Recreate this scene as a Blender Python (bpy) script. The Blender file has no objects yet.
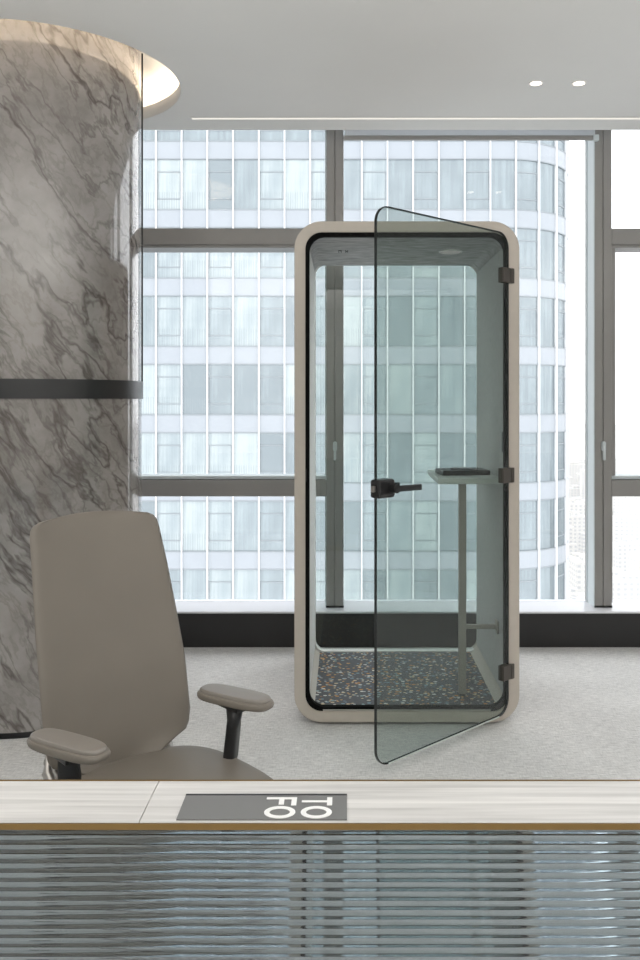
import bpy, bmesh, math, random
from mathutils import Vector, Matrix
R = random.Random(7)
PI = math.pi
S = bpy.context.scene
COL = S.collection
EYE = 1.484
F = 855.0

# ------------------------------------------------------------------ render look
S.view_settings.view_transform = 'Standard'
S.view_settings.look = 'None'
S.view_settings.gamma = 1
S.view_settings.use_curve_mapping = False
S.view_settings.exposure = 0.0
S.cycles.use_denoising = True
S.cycles.max_bounces = 12
S.cycles.transmission_bounces = 12
S.cycles.transparent_max_bounces = 16
S.cycles.volume_bounces = 2
S.cycles.sample_clamp_indirect = 6

# ------------------------------------------------------------------ node helpers
def mat(name):
    m = bpy.data.materials.new(name); m.use_nodes = True
    nt = m.node_tree; nt.nodes.clear()
    return m, nt
def N(nt, t, **kw):
    n = nt.nodes.new(t)
    for k, v in kw.items():
        if k in ('inputs',):
            for a, b in v.items(): n.inputs[a].default_value = b
        else: setattr(n, k, v)
    return n
def L(nt, a, b): nt.links.new(a, b)
def c4(c): return (c[0], c[1], c[2], 1)

def pbr(name, col, rough=.5, metal=0, noise=0, nscale=20, bump=0, bscale=200, spec=.5, stretch=(1,1,1), coat=0):
    m, nt = mat(name)
    out = N(nt, 'ShaderNodeOutputMaterial'); p = N(nt, 'ShaderNodeBsdfPrincipled')
    L(nt, p.outputs[0], out.inputs[0])
    p.inputs['Base Color'].default_value = c4(col)
    p.inputs['Roughness'].default_value = rough
    p.inputs['Metallic'].default_value = metal
    p.inputs['Specular IOR Level'].default_value = spec
    p.inputs['Coat Weight'].default_value = coat
    tc = N(nt, 'ShaderNodeTexCoord'); mp = N(nt, 'ShaderNodeMapping')
    mp.inputs['Scale'].default_value = stretch
    L(nt, tc.outputs['Object'], mp.inputs[0])
    if noise:
        n = N(nt, 'ShaderNodeTexNoise'); n.inputs['Scale'].default_value = nscale; n.inputs['Detail'].default_value = 4
        L(nt, mp.outputs[0], n.inputs['Vector'])
        r = N(nt, 'ShaderNodeValToRGB')
        r.color_ramp.elements[0].position = .3; r.color_ramp.elements[1].position = .7
        r.color_ramp.elements[0].color = c4([x*(1-noise) for x in col])
        r.color_ramp.elements[1].color = c4([min(1, x*(1+noise)) for x in col])
        L(nt, n.outputs[0], r.inputs[0]); L(nt, r.outputs[0], p.inputs['Base Color'])
    if bump:
        n = N(nt, 'ShaderNodeTexNoise'); n.inputs['Scale'].default_value = bscale; n.inputs['Detail'].default_value = 3
        L(nt, mp.outputs[0], n.inputs['Vector'])
        b = N(nt, 'ShaderNodeBump'); b.inputs['Strength'].default_value = bump; b.inputs['Distance'].default_value = .003
        L(nt, n.outputs[0], b.inputs['Height']); L(nt, b.outputs[0], p.inputs['Normal'])
    return m

def thin_glass(name, tint, boost=0.0, rough=0.0):
    m, nt = mat(name)
    out = N(nt, 'ShaderNodeOutputMaterial')
    t = N(nt, 'ShaderNodeBsdfTransparent'); t.inputs[0].default_value = c4(tint)
    g = N(nt, 'ShaderNodeBsdfGlossy'); g.inputs['Roughness'].default_value = rough
    g.inputs[0].default_value = (1, 1, 1, 1)
    f = N(nt, 'ShaderNodeLayerWeight'); f.inputs[0].default_value = .5
    pw = N(nt, 'ShaderNodeMath', operation='POWER'); pw.inputs[1].default_value = 5
    L(nt, f.outputs['Facing'], pw.inputs[0])
    a = N(nt, 'ShaderNodeMath', operation='MULTIPLY_ADD'); a.inputs[1].default_value = .9; a.inputs[2].default_value = .028+boost
    mx = N(nt, 'ShaderNodeMixShader')
    L(nt, pw.outputs[0], a.inputs[0]); L(nt, a.outputs[0], mx.inputs[0])
    L(nt, t.outputs[0], mx.inputs[1]); L(nt, g.outputs[0], mx.inputs[2]); L(nt, mx.outputs[0], out.inputs[0])
    return m

def emit(name, col, s):
    m, nt = mat(name)
    out = N(nt, 'ShaderNodeOutputMaterial'); e = N(nt, 'ShaderNodeEmission')
    e.inputs[0].default_value = c4(col); e.inputs[1].default_value = s
    L(nt, e.outputs[0], out.inputs[0])
    return m

# ------------------------------------------------------------------ materials
M = {}
M['ceiling'] = pbr('ceiling_paint', (.74, .74, .725), .9, noise=.01, nscale=3)
M['cove'] = pbr('cove_paint', (.78, .74, .68), .9)
M['wall'] = pbr('wall_paint', (.62, .61, .59), .9, noise=.01, nscale=3)
M['frame'] = pbr('grey_aluminium', (.30, .293, .283), .45, .2, noise=.03, nscale=4)
M['frame_dark'] = pbr('dark_aluminium', (.10, .10, .10), .4, .3)
M['jamb'] = pbr('pale_jamb', (.62, .68, .70), .5)
M['skirt'] = pbr('black_skirting', (.018, .0175, .018), .5, noise=.1, nscale=5)
M['sill'] = pbr('sill_metal', (.80, .80, .84), .3, 0)
M['black'] = pbr('black_plastic', (.012, .012, .013), .4)
M['rubber'] = pbr('black_rubber', (.006, .006, .006), .9, spec=.1)
M['band'] = pbr('gunmetal_band', (.055, .056, .058), .34, .7)
M['taupe'] = pbr('taupe_paint', (.52, .468, .41), .5, noise=.02, nscale=30)
M['taupe_metal'] = pbr('taupe_metal', (.40, .37, .33), .45, .2)
M['hinge'] = pbr('bronze_grey_metal', (.10, .088, .078), .4, .6)
M['felt_wall'] = pbr('grey_wall_felt', (.52, .52, .51), .95, noise=.14, nscale=90, bump=.5, bscale=300, stretch=(1, 1, .35))
M['felt_pale'] = pbr('pale_wall_felt', (.80, .79, .77), .9, noise=.05, nscale=90)
M['felt_ceil'] = pbr('grey_ceiling_felt', (.44, .43, .43), .95, noise=.35, nscale=50, bump=.5, bscale=300, stretch=(.25, 1, 1))
M['rim'] = pbr('white_rim', (.80, .79, .77), .45)
M['leather'] = pbr('taupe_leather', (.198, .174, .147), .50, noise=.03, nscale=6, bump=.12, bscale=500)
M['pad'] = pbr('taupe_arm_pad', (.25, .225, .20), .40, bump=.08, bscale=600)
M['chrome'] = pbr('polished_aluminium', (.42, .40, .38), .32, .85)
M['darkmetal'] = pbr('dark_grey_metal', (.07, .065, .06), .4, .5)
M['brass'] = pbr('brushed_brass', (.22, .140, .052), .42, .75, noise=.08, nscale=30, stretch=(.1, 1, 1))
M['sign'] = pbr('grey_sign', (.17, .17, .17), .45)
M['signletter'] = pbr('white_letters', (.85, .85, .85), .5)
M['blind'], _nt = mat('blind_fabric')
_o = N(_nt, 'ShaderNodeOutputMaterial'); _d = N(_nt, 'ShaderNodeBsdfDiffuse'); _t = N(_nt, 'ShaderNodeBsdfTranslucent'); _m = N(_nt, 'ShaderNodeMixShader')
_d.inputs[0].default_value = (.75, .76, .78, 1); _t.inputs[0].default_value = (.72, .74, .76, 1); _m.inputs[0].default_value = .6
L(_nt, _d.outputs[0], _m.inputs[1]); L(_nt, _t.outputs[0], _m.inputs[2]); L(_nt, _m.outputs[0], _o.inputs[0])
M['tabletop'] = pbr('pale_laminate', (.62, .66, .62), .4)
M['window_glass'] = thin_glass('window_glass', (.975, .982, .985))
M['door_glass'] = thin_glass('tinted_door_glass', (.765, .805, .79), .006)
M['booth_glass'] = thin_glass('booth_rear_glass', (.90, .925, .915))
M['downlight'] = emit('lamp_glow', (1, .87, .72), 6)
M['slot'] = emit('slot_glow', (1, .96, .88), 1.0)
M['coveled'] = emit('cove_led', (1, .88, .74), 15)
M['booth_led'] = emit('booth_lamp_glow', (1, .97, .92), .3)

# carpet
def carpet():
    m, nt = mat('woven_grey_carpet')
    out = N(nt, 'ShaderNodeOutputMaterial'); p = N(nt, 'ShaderNodeBsdfPrincipled'); L(nt, p.outputs[0], out.inputs[0])
    p.inputs['Roughness'].default_value = .95; p.inputs['Specular IOR Level'].default_value = .2
    tc = N(nt, 'ShaderNodeTexCoord')
    def nz(sc, s, det=3):
        mp = N(nt, 'ShaderNodeMapping'); mp.inputs['Scale'].default_value = sc
        n = N(nt, 'ShaderNodeTexNoise'); n.inputs['Scale'].default_value = s; n.inputs['Detail'].default_value = det
        L(nt, tc.outputs['Object'], mp.inputs[0]); L(nt, mp.outputs[0], n.inputs['Vector']); return n.outputs[0]
    a = nz((1, 9, 1), 22); b = nz((6, 1.2, 1), 30); c = nz((1, 1, 1), 2.2, 2)
    s1 = N(nt, 'ShaderNodeMath', operation='MULTIPLY_ADD'); s1.inputs[1].default_value = .75
    s2 = N(nt, 'ShaderNodeMath', operation='MULTIPLY_ADD'); s2.inputs[1].default_value = .4
    s3 = N(nt, 'ShaderNodeMath', operation='MULTIPLY_ADD'); s3.inputs[1].default_value = .25
    L(nt, a, s1.inputs[0]); s1.inputs[2].default_value = -.2
    L(nt, b, s2.inputs[0]); L(nt, s1.outputs[0], s2.inputs[2])
    L(nt, c, s3.inputs[0]); L(nt, s2.outputs[0], s3.inputs[2])
    r = N(nt, 'ShaderNodeValToRGB')
    r.color_ramp.elements[0].position = .30; r.color_ramp.elements[1].position = .68
    r.color_ramp.elements[0].color = (.50, .495, .487, 1); r.color_ramp.elements[1].color = (.86, .853, .84, 1)
    L(nt, s3.outputs[0], r.inputs[0]); L(nt, r.outputs[0], p.inputs['Base Color'])
    bp = N(nt, 'ShaderNodeBump'); bp.inputs['Strength'].default_value = .5; bp.inputs['Distance'].default_value = .004
    L(nt, s2.outputs[0], bp.inputs['Height']); L(nt, bp.outputs[0], p.inputs['Normal'])
    return m
M['carpet'] = carpet()

def marble():
    m, nt = mat('veined_grey_marble')
    out = N(nt, 'ShaderNodeOutputMaterial'); p = N(nt, 'ShaderNodeBsdfPrincipled'); L(nt, p.outputs[0], out.inputs[0])
    p.inputs['Roughness'].default_value = .08; p.inputs['Specular IOR Level'].default_value = .8; p.inputs['Coat Weight'].default_value = .6; p.inputs['Coat Roughness'].default_value = .05
    tc = N(nt, 'ShaderNodeTexCoord')
    rot = N(nt, 'ShaderNodeMapping'); rot.inputs['Rotation'].default_value = (0, math.radians(-57), 0)
    L(nt, tc.outputs['Object'], rot.inputs[0])
    w = N(nt, 'ShaderNodeTexNoise'); w.inputs['Scale'].default_value = 2.6; w.inputs['Detail'].default_value = 6
    L(nt, rot.outputs[0], w.inputs['Vector'])
    mixv = N(nt, 'ShaderNodeVectorMath', operation='MULTIPLY_ADD'); mixv.inputs[1].default_value = (.16, .16, .16)
    L(nt, w.outputs['Color'], mixv.inputs[0]); L(nt, rot.outputs[0], mixv.inputs[2])
    def veins(sc, s, lo, hi):
        mp = N(nt, 'ShaderNodeMapping'); mp.inputs['Scale'].default_value = sc
        L(nt, mixv.outputs[0], mp.inputs[0])
        n = N(nt, 'ShaderNodeTexNoise'); n.inputs['Scale'].default_value = s; n.inputs['Detail'].default_value = 5; n.inputs['Roughness'].default_value = .55
        L(nt, mp.outputs[0], n.inputs['Vector'])
        a = N(nt, 'ShaderNodeMath', operation='SUBTRACT'); a.inputs[1].default_value = .5
        b = N(nt, 'ShaderNodeMath', operation='ABSOLUTE')
        L(nt, n.outputs[0], a.inputs[0]); L(nt, a.outputs[0], b.inputs[0])
        r = N(nt, 'ShaderNodeMapRange'); r.inputs[1].default_value = lo; r.inputs[2].default_value = hi
        r.inputs[3].default_value = 1; r.inputs[4].default_value = 0
        L(nt, b.outputs[0], r.inputs[0]); return r.outputs[0]
    v1 = veins((.50, 1.2, 2.6), 1.3, .0, .017)
    v2 = veins((.7, 1.5, 3.4), 2.2, .0, .024)
    v3 = veins((1.0, 1.5, 2.4), 6, .0, .045)
    cl = N(nt, 'ShaderNodeTexNoise'); cl.inputs['Scale'].default_value = 3.5; cl.inputs['Detail'].default_value = 8; cl.inputs['Roughness'].default_value = .65
    L(nt, mixv.outputs[0], cl.inputs['Vector'])
    base = N(nt, 'ShaderNodeValToRGB')
    base.color_ramp.elements[0].position = .3; base.color_ramp.elements[1].position = .72
    base.color_ramp.elements[0].color = (.20, .184, .172, 1); base.color_ramp.elements[1].color = (.385, .362, .345, 1)
    L(nt, cl.outputs[0], base.inputs[0])
    prev = base.outputs[0]
    for v, amt, col in ((v3, .36, (.13, .11, .10, 1)), (v2, .6, (.09, .075, .066, 1)), (v1, .85, (.07, .056, .048, 1))):
        mu = N(nt, 'ShaderNodeMath', operation='MULTIPLY'); mu.inputs[1].default_value = amt
        L(nt, v, mu.inputs[0])
        mx = N(nt, 'ShaderNodeMix', data_type='RGBA'); mx.inputs[7].default_value = col
        L(nt, mu.outputs[0], mx.inputs[0]); L(nt, prev, mx.inputs[6]); prev = mx.outputs[2]
    L(nt, prev, p.inputs['Base Color'])
    return m
M['marble'] = marble()

def terrazzo():
    m, nt = mat('dark_fleck_flooring')
    out = N(nt, 'ShaderNodeOutputMaterial'); p = N(nt, 'ShaderNodeBsdfPrincipled'); L(nt, p.outputs[0], out.inputs[0])
    p.inputs['Roughness'].default_value = .6
    tc = N(nt, 'ShaderNodeTexCoord')
    prev = None
    n = N(nt, 'ShaderNodeTexNoise'); n.inputs['Scale'].default_value = 120
    L(nt, tc.outputs['Object'], n.inputs['Vector'])
    r = N(nt, 'ShaderNodeValToRGB'); r.color_ramp.elements[0].color = (.03, .031, .036, 1); r.color_ramp.elements[1].color = (.12, .122, .132, 1)
    L(nt, n.outputs[0], r.inputs[0]); prev = r.outputs[0]
    pal = [[(.62, .27, .06, 1), (.70, .55, .34, 1), (.75, .74, .70, 1), (.20, .32, .38, 1), (.55, .24, .08, 1), (.30, .42, .42, 1)],
           [(.72, .40, .14, 1), (.55, .56, .55, 1), (.18, .27, .36, 1), (.78, .62, .40, 1), (.65, .65, .62, 1), (.35, .2, .1, 1)]]
    for k, (sc, th, rz) in enumerate(((34, .25, .25), (58, .28, -.3))):
        mp = N(nt, 'ShaderNodeMapping'); mp.inputs['Scale'].default_value = (.75, 1.0, .01); mp.inputs['Rotation'].default_value = (0, 0, rz)
        mp.inputs['Location'].default_value = (k*.37, k*.71, 0)
        L(nt, tc.outputs['Object'], mp.inputs[0])
        v = N(nt, 'ShaderNodeTexVoronoi'); v.voronoi_dimensions = '2D'; v.inputs['Scale'].default_value = sc
        L(nt, mp.outputs[0], v.inputs['Vector'])
        lt = N(nt, 'ShaderNodeMath', operation='LESS_THAN'); lt.inputs[1].default_value = th
        L(nt, v.outputs['Distance'], lt.inputs[0])
        sx = N(nt, 'ShaderNodeSeparateColor'); L(nt, v.outputs['Color'], sx.inputs[0])
        on = N(nt, 'ShaderNodeMath', operation='LESS_THAN'); on.inputs[1].default_value = .42
        L(nt, sx.outputs[1], on.inputs[0])
        mu = N(nt, 'ShaderNodeMath', operation='MULTIPLY'); L(nt, lt.outputs[0], mu.inputs[0]); L(nt, on.outputs[0], mu.inputs[1])
        cr = N(nt, 'ShaderNodeValToRGB'); cr.color_ramp.interpolation = 'CONSTANT'
        e = cr.color_ramp.elements; e[0].position = 0; e[0].color = pal[k][0]; e[1].position = 1/6; e[1].color = pal[k][1]
        for q in range(2, 6):
            z = e.new(q/6); z.color = pal[k][q]
        L(nt, sx.outputs[0], cr.inputs[0])
        mx = N(nt, 'ShaderNodeMix', data_type='RGBA')
        L(nt, mu.outputs[0], mx.inputs[0]); L(nt, prev, mx.inputs[6]); L(nt, cr.outputs[0], mx.inputs[7]); prev = mx.outputs[2]
    L(nt, prev, p.inputs['Base Color'])
    return m
M['terrazzo'] = terrazzo()

M['oak'] = pbr('whitewashed_oak', (.60, .588, .578), .45, noise=.2, nscale=26, bump=.15, bscale=60, stretch=(.12, 3.0, 1))

def reeded():
    m, nt = mat('reeded_glass')
    out = N(nt, 'ShaderNodeOutputMaterial'); p = N(nt, 'ShaderNodeBsdfPrincipled'); L(nt, p.outputs[0], out.inputs[0])
    p.inputs['Base Color'].default_value = (.34, .40, .43, 1)
    p.inputs['Transmission Weight'].default_value = 1
    p.inputs['Roughness'].default_value = .03
    p.inputs['IOR'].default_value = 1.5
    return m
M['reeded'] = reeded()

def facade_glass(name, rail=True):
    m, nt = mat(name)
    out = N(nt, 'ShaderNodeOutputMaterial'); p = N(nt, 'ShaderNodeBsdfPrincipled')
    gl = N(nt, 'ShaderNodeBsdfGlossy'); gl.inputs['Roughness'].default_value = .22; gl.inputs[0].default_value = (.80, .88, .92, 1)
    mxs = N(nt, 'ShaderNodeMixShader'); mxs.inputs[0].default_value = .17
    L(nt, p.outputs[0], mxs.inputs[1]); L(nt, gl.outputs[0], mxs.inputs[2]); L(nt, mxs.outputs[0], out.inputs[0])
    p.inputs['Roughness'].default_value = .6
    oi = N(nt, 'ShaderNodeObjectInfo')
    tc = N(nt, 'ShaderNodeTexCoord')
    # wobbly glass
    nb = N(nt, 'ShaderNodeTexNoise'); nb.inputs['Scale'].default_value = .9; nb.inputs['Detail'].default_value = 1
    L(nt, tc.outputs['Object'], nb.inputs['Vector'])
    bp = N(nt, 'ShaderNodeBump'); bp.inputs['Strength'].default_value = .3; bp.inputs['Distance'].default_value = .08
    L(nt, nb.outputs[0], bp.inputs['Height']); L(nt, bp.outputs[0], gl.inputs['Normal'])
    # curtains: vertical streaks
    mp = N(nt, 'ShaderNodeMapping'); mp.inputs['Scale'].default_value = (7, 7, .22)
    L(nt, tc.outputs['Object'], mp.inputs[0])
    n1 = N(nt, 'ShaderNodeTexNoise'); n1.inputs['Scale'].default_value = 1.0; n1.inputs['Detail'].default_value = 4
    L(nt, mp.outputs[0], n1.inputs['Vector'])
    mp2 = N(nt, 'ShaderNodeMapping'); mp2.inputs['Scale'].default_value = (.9, .9, .45)
    L(nt, tc.outputs['Object'], mp2.inputs[0])
    n2 = N(nt, 'ShaderNodeTexNoise'); n2.inputs['Scale'].default_value = 1.1; n2.inputs['Detail'].default_value = 3
    L(nt, mp2.outputs[0], n2.inputs['Vector'])
    ad = N(nt, 'ShaderNodeMath', operation='MULTIPLY_ADD'); ad.inputs[1].default_value = .7
    L(nt, n1.outputs[0], ad.inputs[0])
    ad2 = N(nt, 'ShaderNodeMath', operation='MULTIPLY_ADD'); ad2.inputs[1].default_value = .6
    L(nt, n2.outputs[0], ad2.inputs[0]); 
    ad3 = N(nt, 'ShaderNodeMath', operation='MULTIPLY_ADD'); ad3.inputs[1].default_value = .8
    L(nt, oi.outputs['Random'], ad3.inputs[0]); ad3.inputs[2].default_value = -.58
    L(nt, ad3.outputs[0], ad2.inputs[2]); L(nt, ad2.outputs[0], ad.inputs[2])
    r = N(nt, 'ShaderNodeValToRGB')
    e = r.color_ramp.elements; e[0].position = .2; e[0].color = (.055, .075, .085, 1); e[1].position = .85; e[1].color = (.24, .268, .265, 1)
    z = e.new(.5); z.color = (.12, .150, .162, 1)
    L(nt, ad.outputs[0], r.inputs[0])
    col = r.outputs[0]
    if rail:
        sp = N(nt, 'ShaderNodeSeparateXYZ'); L(nt, tc.outputs['Object'], sp.inputs[0])
        sn = N(nt, 'ShaderNodeMath', operation='MULTIPLY'); sn.inputs[1].default_value = 2*PI/.14; L(nt, sp.outputs[0], sn.inputs[0])
        si = N(nt, 'ShaderNodeMath', operation='SINE'); L(nt, sn.outputs[0], si.inputs[0])
        gt = N(nt, 'ShaderNodeMath', operation='GREATER_THAN'); gt.inputs[1].default_value = .35; L(nt, si.outputs[0], gt.inputs[0])
        lo = N(nt, 'ShaderNodeMath', operation='LESS_THAN'); lo.inputs[1].default_value = 1.05; L(nt, sp.outputs[2], lo.inputs[0])
        ml = N(nt, 'ShaderNodeMath', operation='MULTIPLY'); L(nt, gt.outputs[0], ml.inputs[0]); L(nt, lo.outputs[0], ml.inputs[1])
        m2 = N(nt, 'ShaderNodeMath', operation='MULTIPLY'); m2.inputs[1].default_value = .45; L(nt, ml.outputs[0], m2.inputs[0])
        mx = N(nt, 'ShaderNodeMix', data_type='RGBA'); mx.inputs[7].default_value = (.08, .10, .11, 1)
        L(nt, m2.outputs[0], mx.inputs[0]); L(nt, col, mx.inputs[6]); col = mx.outputs[2]
    L(nt, col, p.inputs['Base Color'])
    return m
M['fglass'] = facade_glass('tower_window_glass')
M['spandrel'] = pbr('tower_spandrel', (.275, .296, .322), .35, noise=.03, nscale=.6)
M['fin'] = pbr('tower_white_fin', (.56, .56, .57), .5)
M['fjoint'] = pbr('tower_joint', (.20, .22, .235), .5)
M['core'] = pbr('tower_core', (.45, .48, .50), .7)

def city_mat():
    m, nt = mat('pale_city_facade')
    out = N(nt, 'ShaderNodeOutputMaterial'); p = N(nt, 'ShaderNodeBsdfPrincipled'); L(nt, p.outputs[0], out.inputs[0])
    p.inputs['Roughness'].default_value = .8
    tc = N(nt, 'ShaderNodeTexCoord')
    sp = N(nt, 'ShaderNodeSeparateXYZ'); L(nt, tc.outputs['Object'], sp.inputs[0])
    def stripe(sock, per, th):
        a = N(nt, 'ShaderNodeMath', operation='MULTIPLY'); a.inputs[1].default_value = 2*PI/per; L(nt, sock, a.inputs[0])
        b = N(nt, 'ShaderNodeMath', operation='SINE'); L(nt, a.outputs[0], b.inputs[0])
        c = N(nt, 'ShaderNodeMath', operation='GREATER_THAN'); c.inputs[1].default_value = th; L(nt, b.outputs[0], c.inputs[0]); return c.outputs[0]
    xa = N(nt, 'ShaderNodeMath', operation='ADD'); L(nt, sp.outputs[0], xa.inputs[0]); L(nt, sp.outputs[1], xa.inputs[1])
    s1 = stripe(xa.outputs[0], 4.3, .1); s2 = stripe(sp.outputs[2], 3.4, .1)
    mu = N(nt, 'ShaderNodeMath', operation='MULTIPLY'); L(nt, s1, mu.inputs[0]); L(nt, s2, mu.inputs[1])
    mx = N(nt, 'ShaderNodeMix', data_type='RGBA'); mx.inputs[6].default_value = (.33, .305, .27, 1); mx.inputs[7].default_value = (.10, .11, .13, 1)
    L(nt, mu.outputs[0], mx.inputs[0]); L(nt, mx.outputs[2], p.inputs['Base Color'])
    return m
M['city'] = city_mat()
M['ground'] = pbr('city_ground', (.27, .26, .25), .9, noise=.4, nscale=.02)

# ------------------------------------------------------------------ mesh helpers
class B:
    def __init__(s): s.bm = bmesh.new(); s.mi = 0
    def face(s, pts, smooth=False):
        f = s.bm.faces.new([s.bm.verts.new(p) for p in pts]); f.material_index = s.mi; f.smooth = smooth; return f
    def box(s, x0, x1, y0, y1, z0, z1, bev=0, seg=2):
        vs = [s.bm.verts.new(p) for p in ((x0,y0,z0),(x1,y0,z0),(x1,y1,z0),(x0,y1,z0),(x0,y0,z1),(x1,y0,z1),(x1,y1,z1),(x0,y1,z1))]
        fs = []
        for q in ((3,2,1,0),(4,5,6,7),(0,1,5,4),(1,2,6,5),(2,3,7,6),(3,0,4,7)):
            f = s.bm.faces.new([vs[i] for i in q]); f.material_index = s.mi; fs.append(f)
        if bev:
            es = list({e for f in fs for e in f.edges})
            bmesh.ops.bevel(s.bm, geom=es, offset=bev, segments=seg, affect='EDGES', profile=.5)
        return s
    def prism(s, poly, y0, y1, P=None, smooth=False, bev=0):
        """poly in (x,z), extruded along y; P maps point"""
        P = P or (lambda p: p)
        a = [s.bm.verts.new(P((x, y0, z))) for x, z in poly]; b = [s.bm.verts.new(P((x, y1, z))) for x, z in poly]
        n = len(poly); fa = s.bm.faces.new(a); fb = s.bm.faces.new(b[::-1]); fs = [fa, fb]
        for i in range(n):
            f = s.bm.faces.new((a[i], b[i], b[(i+1) % n], a[(i+1) % n])); f.smooth = smooth; fs.append(f)
        for f in fs: f.material_index = s.mi
        if bev:
            es = list(set(fa.edges) | set(fb.edges))
            bmesh.ops.bevel(s.bm, geom=es, offset=bev, segments=2, affect='EDGES', profile=.5)
        return s
    def ring(s, outer, inner, y0, y1, P=None, smooth=True):
        P = P or (lambda p: p)
        n = len(outer)
        V = [[s.bm.verts.new(P((x, y, z))) for x, z in pl] for pl, y in ((outer, y0), (inner, y0), (outer, y1), (inner, y1))]
        for i in range(n):
            j = (i+1) % n
            for q, sm in (((V[0][i], V[0][j], V[1][j], V[1][i]), 0), ((V[2][j], V[2][i], V[3][i], V[3][j]), 0),
                      ((V[0][j], V[0][i], V[2][i], V[2][j]), 1), ((V[1][i], V[1][j], V[3][j], V[3][i]), 1)):
                f = s.bm.faces.new(q); f.material_index = s.mi; f.smooth = bool(sm and smooth)
        for row in V:
            for i in range(n):
                e = s.bm.edges.get((row[i], row[(i+1) % n]))
                if e: e.smooth = False
        return s
    def cyl(s, p0, p1, r0, r1=None, n=20, caps=True, smooth=True):
        r1 = r0 if r1 is None else r1
        p0 = Vector(p0); p1 = Vector(p1); d = (p1-p0).normalized()
        u = d.orthogonal().normalized(); v = d.cross(u)
        a = [s.bm.verts.new(p0 + r0*(math.cos(2*PI*i/n)*u + math.sin(2*PI*i/n)*v)) for i in range(n)]
        b = [s.bm.verts.new(p1 + r1*(math.cos(2*PI*i/n)*u + math.sin(2*PI*i/n)*v)) for i in range(n)]
        for i in range(n):
            f = s.bm.faces.new((a[i], a[(i+1) % n], b[(i+1) % n], b[i])); f.smooth = smooth; f.material_index = s.mi
        if caps:
            for q in (a[::-1], b):
                f = s.bm.faces.new(q); f.material_index = s.mi
                for e in f.edges: e.smooth = False
        return s
    def sweep(s, pts, secs, smooth=True):
        """loft closed sections (list of lists of points)"""
        rows = [[s.bm.verts.new(p) for p in sec] for sec in secs]
        n = len(rows[0])
        for a, b in zip(rows, rows[1:]):
            for i in range(n):
                f = s.bm.faces.new((a[i], a[(i+1) % n], b[(i+1) % n], b[i])); f.smooth = smooth; f.material_index = s.mi
        f = s.bm.faces.new(rows[0][::-1]); f.material_index = s.mi
        f = s.bm.faces.new(rows[-1]); f.material_index = s.mi
        return s
    def bar(s, pts, w, h, n=12, up=(0, 0, 1)):
        """elliptical bar following pts; w sideways, h along bend"""
        pts = [Vector(p) for p in pts]; secs = []
        for i, p in enumerate(pts):
            d = (pts[min(i+1, len(pts)-1)] - pts[max(i-1, 0)]).normalized()
            side = d.cross(Vector(up)); side = side.normalized() if side.length > 1e-4 else Vector((0, 1, 0))
            o = side.cross(d).normalized()
            ww = w[i] if isinstance(w, (list, tuple)) else w; hh = h[i] if isinstance(h, (list, tuple)) else h
            sec = []
            for k in range(n):
                t = 2*PI*k/n; c, q = math.cos(t), math.sin(t)
                c = math.copysign(abs(c)**.6, c); q = math.copysign(abs(q)**.6, q)
                sec.append(p + side*ww*c + o*hh*q)
            secs.append(sec)
        return s.sweep(None, secs)
    def build(s, name, material, parent=None, loc=None):
        bmesh.ops.recalc_face_normals(s.bm, faces=s.bm.faces)
        me = bpy.data.meshes.new(name); s.bm.to_mesh(me); s.bm.free()
        for m in (material if isinstance(material, (list, tuple)) else [material]): me.materials.append(m)
        o = bpy.data.objects.new(name, me); COL.objects.link(o)
        if parent: o.parent = parent
        if loc is not None: o.location = loc
        return o

def rr(x0, x1, z0, z1, r, n=8):
    pts = []
    for cx, cz, a0 in ((x1-r, z0+r, -PI/2), (x1-r, z1-r, 0), (x0+r, z1-r, PI/2), (x0+r, z0+r, PI)):
        for i in range(n+1):
            a = a0 + PI/2*i/n; pts.append((cx + r*math.cos(a), cz + r*math.sin(a)))
    return pts
def thing(name, label, cat, loc=(0, 0, 0), rz=0, group=None):
    o = bpy.data.objects.new(name, None); COL.objects.link(o); o.empty_display_size = .1
    o.location = loc; o.rotation_euler = (0, 0, rz)
    return tag(o, label, cat, group)
def tag(o, label, cat, group=None, kind=None):
    o['label'] = label; o['category'] = cat
    if group: o['group'] = group
    if kind: o['kind'] = kind
    return o
def struct(o, label=None, cat=None):
    o['kind'] = 'structure'
    if label: o['label'] = label
    if cat: o['category'] = cat
    return o

# ------------------------------------------------------------------ room shell
X0, X1, Y0, Y1 = -4.5, 5.2, -5.0, 5.44
ZC = 3.064
CX, CY, CR = -1.525, 4.233, .505      # column
HR = .70                              # hole in the ceiling round the column
b = B(); b.box(X0, X1, Y0, 5.42, -.1, 0)
struct(b.build('floor', M['carpet']), 'grey woven carpet floor of the office', 'floor')

# ceiling with a round hole
bm = bmesh.new()
n = 96
rect = [(X0, Y0), (X1, Y0), (X1, 5.003), (X0, 5.003)]
for z in (ZC,):
    ov = [bm.verts.new((x, y, z)) for x, y in rect]
    iv = [bm.verts.new((CX+HR*math.cos(2*PI*i/n), CY+HR*math.sin(2*PI*i/n), z)) for i in range(n)]
    es = [bm.edges.new((ov[i], ov[(i+1) % 4])) for i in range(4)] + [bm.edges.new((iv[i], iv[(i+1) % n])) for i in range(n)]
    bmesh.ops.triangle_fill(bm, edges=es, use_beauty=True, use_dissolve=False)
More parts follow.
